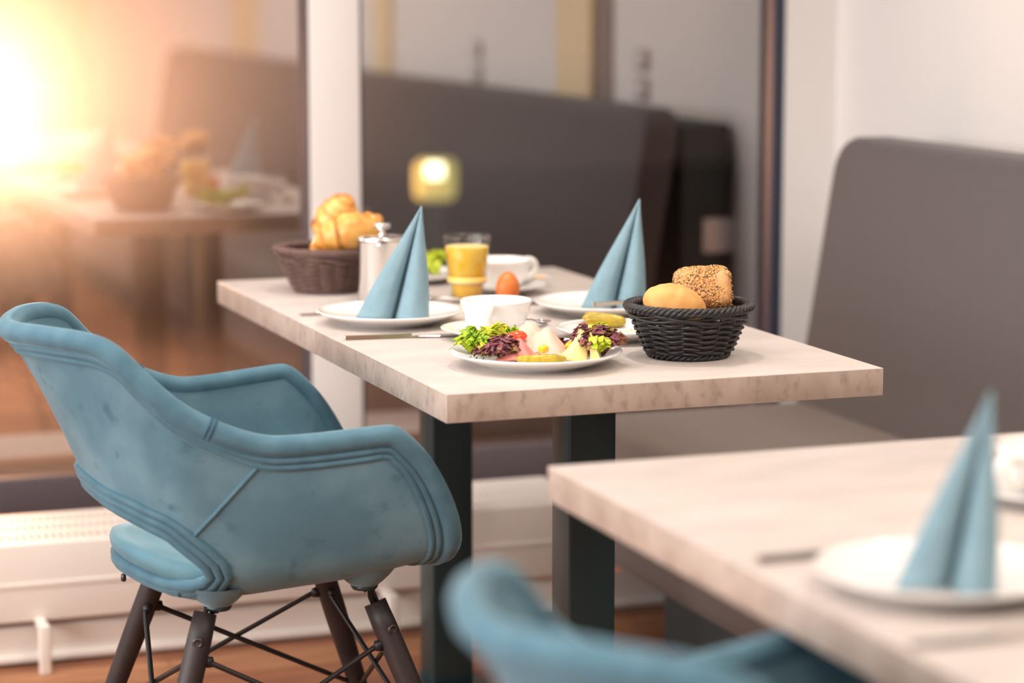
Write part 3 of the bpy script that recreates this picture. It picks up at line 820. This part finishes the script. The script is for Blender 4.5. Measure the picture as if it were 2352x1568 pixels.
# ------------------------------------------------------------------ napkins
def napkin(x, y, z, rz, w, label):
    base = [(-.066, .0), (-.048, -.015), (-.022, -.017), (-.005, -.002), (.0, .016), (.0035, .0), (.011, -.022), (.031, -.034), (.051, -.025), (.061, .0), (.056, .028), (.030, .042), (0, .044), (-.035, .030), (-.060, .012)]
    bp = curve_pts([(p[0] * w, p[1] * w * .95, 0) for p in base], 120, True)
    apex = Vector((.050 * w, .012, .195)); V = []; F = []; n = 120; rows = 22
    for r in range(rows):
        t = r / (rows - 1); t2 = t * .985
        for k_ in range(n):
            q = bp[k_].lerp(apex, t2); q.z = apex.z * t2
            if q.z < .004: q.z += .0035 * max(0, math.sin((bp[k_].x / w + .07) * 46)) * (1 - t * 8) if bp[k_].x < 0 else 0
            bul = .006 * math.sin(math.pi * t) * (1 - t)
            d = Vector((bp[k_].x, bp[k_].y - .01, 0)); d = d.normalized() if d.length > 1e-6 else d
            V.append(q + d * bul)
    for r in range(rows - 1):
        for k_ in range(n):
            l_ = (k_ + 1) % n
            F.append((r * n + k_, r * n + l_, (r + 1) * n + l_, (r + 1) * n + k_))
    F.append(tuple((rows - 1) * n + k_ for k_ in range(n)))
    o = mesh('folded_napkin', V, F, M_nap, None, True, loc=(x, y, z), rot=(0, 0, rz))
    md = o.modifiers.new('s', 'SOLIDIFY'); md.thickness = .0014; md.offset = -1
    return tag(o, label, 'napkin', 'blue standing napkins')
napkin(.137, .690, .7605, R(-20), .98, 'blue paper napkin cone on the left plate before the coffee pot')
napkin(.541, .690, .7605, R(-22), .88, 'blue paper napkin cone on the right plate behind the bread basket')
napkin(.075, -1.285, .7605, R(-24), .76, 'blurred blue paper napkin cone on the foreground table')

# ------------------------------------------------------------------ cutlery
def flatbar(name, prof, th, m, parent=None):
    """prof: list of (x, halfwidth, z)"""
    V = []; F = []; n = len(prof)
    for (x, w, z) in prof:
        V += [(x, -w, z), (x, w, z), (x, w * .82, z + th), (x, -w * .82, z + th)]
    for i in range(n - 1):
        for k_ in range(4):
            l_ = (k_ + 1) % 4
            F.append((i * 4 + k_, i * 4 + l_, (i + 1) * 4 + l_, (i + 1) * 4 + k_))
    F.append((0, 3, 2, 1)); F.append(((n - 1) * 4, (n - 1) * 4 + 1, (n - 1) * 4 + 2, (n - 1) * 4 + 3))
    return mesh(name, V, F, m, parent, False)
def knife(x, y, rz, label, z=TZ + .0004):
    t = empty('table_knife', (x, y, z), rz); tag(t, label, 'knife', 'table knives')
    flatbar('handle', [(0, .0048, 0), (.002, .0058, 0), (.04, .0058, 0), (.09, .0050, 0), (.112, .0045, .0005)], .0068, M_cutl, t)
    flatbar('blade', [(.110, .0045, .001), (.122, .007, .0015), (.16, .0095, .0018), (.19, .0088, .0018), (.205, .004, .0018), (.209, .001, .0018)], .0016, M_cutl, t)
    return t
def fork(x, y, rz, label, z=TZ + .0004):
    t = empty('table_fork', (x, y, z), rz); tag(t, label, 'fork', 'table forks')
    flatbar('handle', [(0, .005, .000), (.003, .0058, 0), (.05, .0052, .001), (.10, .0035, .004), (.128, .003, .006), (.138, .009, .006), (.150, .0115, .004)], .0036, M_cutl, t)
    for k_ in range(4):
        yy = -.0095 + .00633 * k_
        tobj('tine', [(.148, yy, .006), (.165, yy, .004), (.180, yy, .0035), (.193, yy, .005)], [.0017, .0016, .0014, .0008], M_cutl, t, 6)
    return t
def spoon(x, y, z, rz, tilt, L_, label):
    t = empty('teaspoon', (x, y, z)); t.rotation_euler = (0, tilt, rz); tag(t, label, 'spoon', 'teaspoons')
    flatbar('handle', [(-L_, .0035, .002), (-L_ + .004, .0045, .002), (-L_ * .6, .0035, .003), (-.02, .0022, .005), (-.012, .003, .004)], .002, M_cutl, t)
    def f(a, b):
        an = 2 * math.pi * a; r = b
        return Vector((.016 * r * math.cos(an) * (1.15 if math.cos(an) > 0 else 1.0), .0115 * r * math.sin(an), .0055 * r * r - .001))
    o = grid('spoon_bowl', f, 33, 9, M_chrome, t, .0012)
    return t
knife(.012, .560, R(-7), 'steel knife on the table in front of the left napkin plate')
fork(.018, .862, R(-8), 'steel fork whose handle end shows left of the napkin plate')
knife(.415, .770, R(-8), 'steel cutlery handle between front cup and right napkin plate', TZ + .0004).location = (.392, .868, TZ + .0004)
spoon(.330, .492, TZ + .0215, R(12), R(5), .10, 'small steel teaspoon resting on the front saucer')
spoon(.290, .955, TZ + .0045, R(150), 0, .10, 'small steel teaspoon lying beside the coffee pot')
knife(-.030, -1.085, R(4), 'blurred knife beside the foreground plate')
fork(-.04, -1.42, R(-6), 'blurred fork on the foreground table in front of the plate')
kn = knife(.478, .632, R(8), 'steel knife lying across the right napkin plate', .775); kn.rotation_euler = (0, R(-1), R(3))

# ------------------------------------------------------------------ wicker baskets
def basket(x, y, m, label, rz):
    t = empty('wicker_basket', (x, y, TZ + .0003), rz); tag(t, label, 'basket', 'wicker bread baskets')
    H = .078; NS = 18
    def rad(z):
        s = max(0.0, min(1.0, z / H)); return .0595 + .0335 * s ** .85
    # base disc woven
    lobj('base', [(0, .004), (.055, .004), (.058, .007), (.055, .009), (0, .008)], m, t, 40)
    for i in range(NS):
        a = 2 * math.pi * i / NS
        pts = [((rad(z)) * math.cos(a), (rad(z)) * math.sin(a), z) for z in [.004 + (H + .001 - .004) * q_ / 8 for q_ in range(9)]]
        tobj('stake', pts, .0022, m, t, 6)
    rows = []
    z = .0115
    for r in range(12): rows.append((z, .0026)); z += .0043
    zt = [z + .001, z + .0055, z + .010]
    for i, (zz, rr) in enumerate(rows):
        pts = []
        for k_ in range(NS * 6):
            a = 2 * math.pi * k_ / (NS * 6)
            w = math.sin(a * NS / 2 + math.pi * (i % 2)) 
            r_ = rad(zz) + .0042 * w
            pts.append((r_ * math.cos(a), r_ * math.sin(a), zz + .0012 * math.sin(a * NS / 2 + .8)))
        tobj('weave_strand', pts, rr, m, t, 6, True)
    for j, zz in enumerate(zt):           # thicker slanting upper band
        pts = []
        for k_ in range(NS * 6):
            a = 2 * math.pi * k_ / (NS * 6); w = math.sin(a * NS / 3 + j * 2.1)
            r_ = rad(zz) + .0030 + .0024 * w
            pts.append((r_ * math.cos(a), r_ * math.sin(a), zz + .0018 * math.cos(a * NS / 3 + j * 2.1)))
        tobj('weave_strand', pts, .0029, m, t, 6, True)
    for (R0, z0, cr_, ns_, tw, rr) in ((rad(H) + .0015, H + .0015, .0052, 4, 15, .0036), (.0605, .0058, .0036, 3, 12, .0029)):
        for s_ in range(ns_):
            pts = []
            for k_ in range(240):
                a = 2 * math.pi * k_ / 240; p = a * tw + 2 * math.pi * s_ / ns_
                r_ = R0 + cr_ * math.cos(p); pts.append((r_ * math.cos(a), r_ * math.sin(a), z0 + cr_ * math.sin(p) * .8))
            tobj('rim_strand' if z0 > .05 else 'foot_strand', pts, rr, m, t, 6, True)
    return t
basket(.470, .212, M_wick_b, 'round black wicker basket holding two bread rolls', 0)
basket(.163, 1.187, M_wick_br, 'round brown wicker basket holding croissants at the far left', .1)

# bread rolls in the black basket
def roll():
    V = []; F = []; seg, rg = 40, 26
    for i in range(rg + 1):
        th = math.pi * i / rg - math.pi / 2
        for k_ in range(seg):
            ph = 2 * math.pi * k_ / seg
            q = Vector((math.cos(th) * math.cos(ph), math.cos(th) * math.sin(ph), math.sin(th)))
            q = Vector((q.x * .051, q.y * .036, q.z * (.034 if q.z > 0 else .026)))
            q += q.normalized() * (.0035 * noise.noise(q * 26) + .0014 * noise.noise(q * 90))
            V.append(q)
    for i in range(rg):
        for k_ in range(seg):
            l_ = (k_ + 1) % seg; F.append((i * seg + k_, i * seg + l_, (i + 1) * seg + l_, (i + 1) * seg + k_))
    return V, F
v, f = roll()
tag(mesh('bread_roll', v, f, M_bread, None, True, loc=(.436, .186, .833), rot=(R(18), R(14), R(-24))), 'smooth golden bread roll in the left of the black basket', 'bread roll')
sr = empty('seeded_roll', (.508, .243, .848)); sr.rotation_euler = (R(62), R(-4), R(-26))
tag(sr, 'square bread roll covered in sesame and linseed in the black basket', 'bread roll')
cr_o = blob('crumb', .046, .036, .024, M_seedbread, sr, nz=.004, ns=40, p=4.2, seg=40, rings=24)
sv = []; sf_ = []; fmi = []
rnd = random.Random(3)
def sup(th, ph, p=4.2):
    def sp(c): return math.copysign(abs(c) ** (2.0 / p), c)
    return Vector((.046 * sp(math.cos(th)) * sp(math.cos(ph)), .036 * sp(math.cos(th)) * sp(math.sin(ph)), .024 * sp(math.sin(th))))
for i in range(1100):
    th = rnd.uniform(-.15, math.pi / 2); ph = rnd.uniform(0, 2 * math.pi)
    if rnd.random() < .55:
        # even cover of the flat top
        xx, yy = rnd.uniform(-.043, .043), rnd.uniform(-.033, .033); p = Vector((xx, yy, .0238)); n_ = Vector((0, 0, 1))
        ex = (abs(xx) / .046) ** 4.2 + (abs(yy) / .036) ** 4.2
        if ex > .85: continue
        p.z = .024 * max(0, 1 - ex) ** (1 / 4.2)
    else:
        p = sup(th, ph); n_ = Vector((p.x / .046 ** 2, p.y / .036 ** 2, p.z / .024 ** 2)).normalized()
    p = p + p.normalized() * .001
    t1 = n_.orthogonal().normalized(); t1.rotate(Matrix.Rotation(rnd.uniform(0, 6.28), 3, n_)); t2 = n_.cross(t1)
    ln_, wd, ht = rnd.uniform(.0019, .0028), rnd.uniform(.0010, .0014), .0009
    b0 = len(sv)
    sv += [p + t1 * ln_, p + t2 * wd, p - t1 * ln_ * .8, p - t2 * wd, p + n_ * ht, p - n_ * ht]
    kk = rnd.choice([0, 0, 0, 1, 1, 1, 2, 2])
    for (a, b_) in ((0, 1), (1, 2), (2, 3), (3, 0)):
        sf_.append((b0 + a, b0 + b_, b0 + 4)); sf_.append((b0 + b_, b0 + a, b0 + 5)); fmi += [kk, kk]
so_ = mesh('seed_crust', sv, sf_, None, sr, True, mats=M_seed, fm=fmi); so_['kind'] = 'stuff'

# croissants
def croissant(name, pts, r0, label, parent=None):
    t = empty(name, (0, 0, 0)); tag(t, label, 'croissant', 'croissants in the brown basket')
    n = 120; P = curve_pts(pts, n); rr = []
    for i in range(n):
        s = i / (n - 1); env = (math.sin(math.pi * (0.06 + .88 * s))) ** .85
        k_ = (abs(s - .5) * 2 * 3.5) % 1.0
        rr.append(r0 * env * (0.88 + .14 * (1 - k_) ** .8) + .002)
    V, F = tube(P, rr, 22)
    V = [v + Vector((noise.noise(v * 60), noise.noise(v * 60 + Vector((9, 0, 0))), noise.noise(v * 60 + Vector((0, 9, 0))))) * .0022 for v in V]
    b = mesh('crescent', V, F, M_croi, t, True)
    for s in (.215, .357, .643, .785):        # crisp layer edges
        i = int(s * (n - 1)); d = (P[min(i + 1, n - 1)] - P[i - 1]).normalized()
        a = d.orthogonal().normalized(); c = d.cross(a)
        ring = [P[i] + (a * math.cos(q_) + c * math.sin(q_)) * (rr[i] * 1.0) + d * .008 * math.sin(q_ * 1 + 1.0) for q_ in [2 * math.pi * w / 28 for w in range(28)]]
        tobj('layer_edge', ring, .0022, M_croid, t, 6, True)
    return t
croissant('croissant', [(.125, 1.148, .823), (.150, 1.128, .852), (.185, 1.120, .865), (.222, 1.128, .872), (.255, 1.155, .885)], .034, 'golden croissant lying across the front of the brown basket')
croissant('croissant', [(.190, 1.230, .815), (.178, 1.224, .850), (.184, 1.212, .880), (.196, 1.196, .905), (.203, 1.184, .925)], .036, 'golden croissant standing tip up at the back of the brown basket')

# ------------------------------------------------------------------ food
def leaf(parent, m, base, az, lean, L_, W_, ruff, seed, name='leaf', nu=81, nv=27, curl=.25):
    """one frilly leaf growing from base"""
    rnd = random.Random(seed); ph = [rnd.uniform(0, 6.28) for _ in range(6)]
    ca, sa = math.cos(az), math.sin(az)
    def f(a, b):
        s = a * 2 - 1
        w = W_ * (.18 + .82 * math.sin(min(1, b * 1.15) * math.pi / 2)) * (1 - .25 * b * b)
        l = L_ * b * (1 - .18 * s * s) + .004 * math.sin(9 * s + ph[0]) * b
        e = (abs(s) ** 1.5 * .8 + b ** 2.5)
        r1 = ruff * e * (math.sin(s * 15 + b * 9 + ph[1]) + .9 * math.sin(s * 36 + b * 21 + ph[2]))
        r2 = ruff * .8 * e * (math.sin(b * 19 + s * 8 + ph[3]) + .7 * math.sin(b * 33 + s * 27 + ph[4]))
        x = w * s + r2 * .7; y = l * math.cos(lean) - r1 * math.sin(lean)
        z = l * math.sin(lean) * (1 - curl * b * b) + r1 * math.cos(lean) + .012 * s * s * (1 - b)
        return Vector((base[0] + x * ca - y * sa, base[1] + x * sa + y * ca, base[2] + max(-.0005, z)))
    return grid(name, f, nu, nv, m, parent, .0006)
def lettuce(x, y, z, spec, label, mm, ribs=True):
    t = empty('lettuce_piece', (x, y, z)); tag(t, label, 'lettuce')
    for i, (m, bx_, by_, bz_, az, lean, L_, W_, rf) in enumerate(spec):
        o = leaf(t, m, (bx_, by_, bz_), R(az), R(lean), L_, W_, rf, i * 7 + int(x * 1000))
        if m is M_red and ribs and i % 2 == 0:
            ca, sa = math.cos(R(az)), math.sin(R(az)); le = R(lean)
            tobj('leaf_rib', [(bx_ - sa * q_ * L_ * math.cos(le), by_ + ca * q_ * L_ * math.cos(le), bz_ + q_ * L_ * math.sin(le) * (1 - .35 * q_ * q_) + .001) for q_ in (0, .2, .4, .6, .8)], [.0028, .0026, .0022, .0016, .001], M_rib, o, 6)
    return t
PF = .7612                               # plate floor
def bunch(mats_, n, rx, ry, seed, L0=.036, lean0=52):
    rn = random.Random(seed); out = []
    for i in range(n):
        a = 360.0 * i / n + rn.uniform(-15, 15); rr = rn.uniform(.35, .8)
        out.append((mats_[i % len(mats_)], rx * rr * math.cos(R(a)), ry * rr * math.sin(R(a)), rn.uniform(.001, .008), a - 90, lean0 + rn.uniform(-14, 22), L0 * rn.uniform(.85, 1.2), rn.uniform(.016, .023), .0048))
    for i in range(n // 2):
        a = rn.uniform(0, 360)
        out.append((mats_[(i + 1) % len(mats_)], rx * .3 * math.cos(R(a)), ry * .3 * math.sin(R(a)), .010, a - 90, rn.uniform(66, 84), L0 * rn.uniform(1.05, 1.3), rn.uniform(.014, .020), .0048))
    return out
lettuce(.133, .246, PF, bunch([M_green, M_lime, M_green], 9, .024, .024, 4), 'bright green frilly lettuce at the left of the food plate', 'green')
lettuce(.158, .212, PF, bunch([M_red, M_red], 8, .024, .022, 8, .027, 44), 'dark red frilly lettuce between green lettuce and ham', 'red')
lettuce(.206, .288, PF, [(M_lime, -.012, .006, .016, 40, 60, .034, .020, .004), (M_green, -.004, .010, .012, -10, 55, .032, .020, .004), (M_lime, -.014, .000, .006, 90, 45, .032, .018, .004)],
        'small sprig of green lettuce behind the left tomato', 'green')
lettuce(.298, .176, PF, bunch([M_red, M_red, M_red, M_lime, M_red], 11, .024, .028, 15, .043, 62), 'dark red frilly lettuce at the right of the food plate', 'red')
lettuce(.262, .248, PF, [(M_red, .000, .000, .002, 10, 40, .028, .018, .004), (M_red, .008, -.004, .001, -60, 25, .026, .016, .004)], 'small red lettuce scrap behind the cheese slice', 'red', False)
lettuce(.355, 1.262, .7605, [(M_lime, -.02, -.02, .002, 30, 60, .060, .040, .006), (M_lime, .012, -.03, .002, -20, 50, .055, .040, .006), (M_green, .0, .0, .004, 90, 55, .055, .040, .006), (M_lime, -.03, .0, .004, 140, 40, .045, .036, .006), (M_lime, .03, .0, .012, -60, 55, .050, .036, .006), (M_lime, .0, -.03, .002, 190, 40, .044, .04, .006)],
        'heap of pale green lettuce on the far plate', 'green')
def drape(name, cx, cy, z, rz, wx, wy, H, m, label, cat, skew=0.0, wob=.002, th=.0016, seed=0):
    """folded soft slice: ridge at the back, sloping down to the front"""
    def f(a, b):
        an = (a * 2 - 1); s = an
        x = wx * s * (1.0 - .35 * b + .0) + skew * b
        y = -wy + 2 * wy * b + .22 * wy * s * s * (1 - b)
        h = H * (b ** .85) * (1 - abs(s) ** 1.6 * (.94)) + .002
        h += wob * math.sin(7 * s + 5 * b + seed) * (1 - abs(s)) 
        if b > .8: h -= (b - .8) ** 2 * 6 * H
        return Vector((x, y, max(.0012, h)))
    return tag(grid(name, f, 37, 25, m, None, th, loc=(cx, cy, z), rot=(0, 0, rz)), label, cat)
drape('ham_slice', .226, .280, PF, R(-16), .052, .034, .046, M_ham, 'pale pink ham slice folded at the back of the food plate', 'ham', skew=.006, seed=1)
drape('ham_slice', .231, .226, PF, R(-24), .050, .036, .042, M_ham, 'large pale pink folded ham slice in the middle of the food plate', 'ham', skew=.004, seed=2)
drape('cured_ham', .186, .196, PF, R(-30), .036, .026, .031, M_sal, 'darker rose ham slice folded beside the red lettuce', 'ham', skew=-.008, seed=3)
drape('cured_ham', .205, .176, PF, R(-20), .028, .010, .010, M_sal, 'thin rose ham fold lying behind the gherkin', 'ham', seed=4)
def half_tomato(x, y, z, rot, s, label):
    t = empty('tomato_piece', (x, y, z)); t.rotation_euler = rot; tag(t, label, 'tomato')
    blob('skin', .021 * s, .0125 * s, .012 * s, M_tom, t, half=True, seg=26, rings=16)
    return t
half_tomato(.201, .268, PF + .021, (R(20), R(-18), R(-14)), 1.0, 'large orange red tomato wedge beside the ham')
half_tomato(.168, .222, PF + .010, (R(30), R(10), R(-40)), .62, 'small tomato piece in the left red lettuce')
half_tomato(.294, .190, PF + .012, (R(35), R(0), R(60)), .62, 'small tomato piece beside the cheese slice')
def gherkin(pts, r, label):
    n = 40; P = curve_pts(pts, n)
    rr = [r * math.sqrt(max(.02, 1 - (2 * i / (n - 1) - 1) ** 4)) * (1 + .05 * math.sin(i * .9)) for i in range(n)]
    V, F = tube(P, rr, 16); V = [v + Vector((0, 0, noise.noise(v * 130))) * .0012 for v in V]
    return tag(mesh('gherkin', V, F, M_gher, None, True), label, 'gherkin')
gherkin([(.163, .156, PF + .0085), (.185, .146, PF + .008), (.210, .138, PF + .0085), (.236, .134, PF + .0085)], .0072, 'whole gherkin at the front rim of the food plate')
gf = empty('sliced_gherkin', (.44, .470, .7605)); tag(gf, 'gherkin sliced into a fan on the small plate', 'gherkin')
for i, (a, zz) in enumerate(((-14, .0), (-27, .002), (-40, .0045), (-2, .0))):
    P = [Vector((.032 - q_ * .074 * math.cos(R(a)), q_ * .074 * math.sin(R(a)) * -.9, .007 + zz + .007 * q_ * (i > 0))) for q_ in [k_ / 19 for k_ in range(20)]]
    rr = [.0075 * math.sqrt(max(.03, 1 - (2 * q_ / 19 - 1) ** 4)) for q_ in range(20)]
    v, f = tube(P, rr, 12); mesh('gherkin_slice', v, f, M_gher, gf, True)
def chunk(x, y, z, s, rz, label):
    o = box('pepper_cube', -s, s, -s * .8, s * .8, -s * .7, s * .7, M_pine, None, bevel=s * .3); o.location = (x, y, z); o.rotation_euler = (R(8), R(-10), rz)
    return tag(o, label, 'fruit cube')
chunk(.213, .172, PF + .0185, .0070, R(20), 'yellow cube in front of the ham')
chunk(.276, .222, PF + .012, .0085, R(50), 'larger yellow cube between ham and cheese')
chunk(.290, .236, PF + .022, .0055, R(10), 'small yellow cube behind the cheese slice')
def cheese():
    V = []; n = 16
    def f(a, b):
        # triangle with concave left side, apex up
        wl = -.034 * (1 - b) ** 1.9; wr = .010 + .006 * (1 - b)
        x = wl + (wr - wl) * a + .004 * b
        y = .028 * b ** 1.2 - .010 * math.sin(a * math.pi) * (1 - b)
        z = .046 * b + .002 + .002 * math.sin(a * 5)
        return Vector((x, y, z))
    return f
o = grid('cheese_slice', cheese(), 21, 21, M_cheese, None, .0022, loc=(.258, .150, PF), rot=(0, 0, R(-20)))
tag(o, 'pale yellow cheese slice standing in a point on the food plate', 'cheese')
def cheese2(a, b):
    return Vector((.016 * a * (1 - b * .9) + .002, .024 * b - .004 * a, .002 + .040 * b))
tag(grid('cheese_slice', cheese2, 11, 15, M_cheese, None, .0022, loc=(.276, .144, PF), rot=(0, 0, R(-20))), 'narrow folded cheese slice behind the pointed one', 'cheese')
tag(blob('egg_yolk', .021, .015, .013, M_yolk, None, loc=(.392, .432, .7612), rot=(0, 0, R(-20)), nz=.002, ns=50, half=True), 'shiny yellow rounded morsel in front of the sliced gherkin', 'food morsel')
sp_ = empty('white_spread', (.440, .405, .7606)); tag(sp_, 'smear of white spread with green flecks on the small plate', 'spread')
blob('spread', .040, .026, .0055, M_spread, sp_, nz=.004, ns=60, half=True, seg=40)
for (a, b_) in ((-.012, -.015), (.004, -.01), (.016, .004)):
    blob('herb_fleck', .0018, .0014, .001, M_herb, sp_, loc=(a, b_, .0052), seg=8, rings=5)
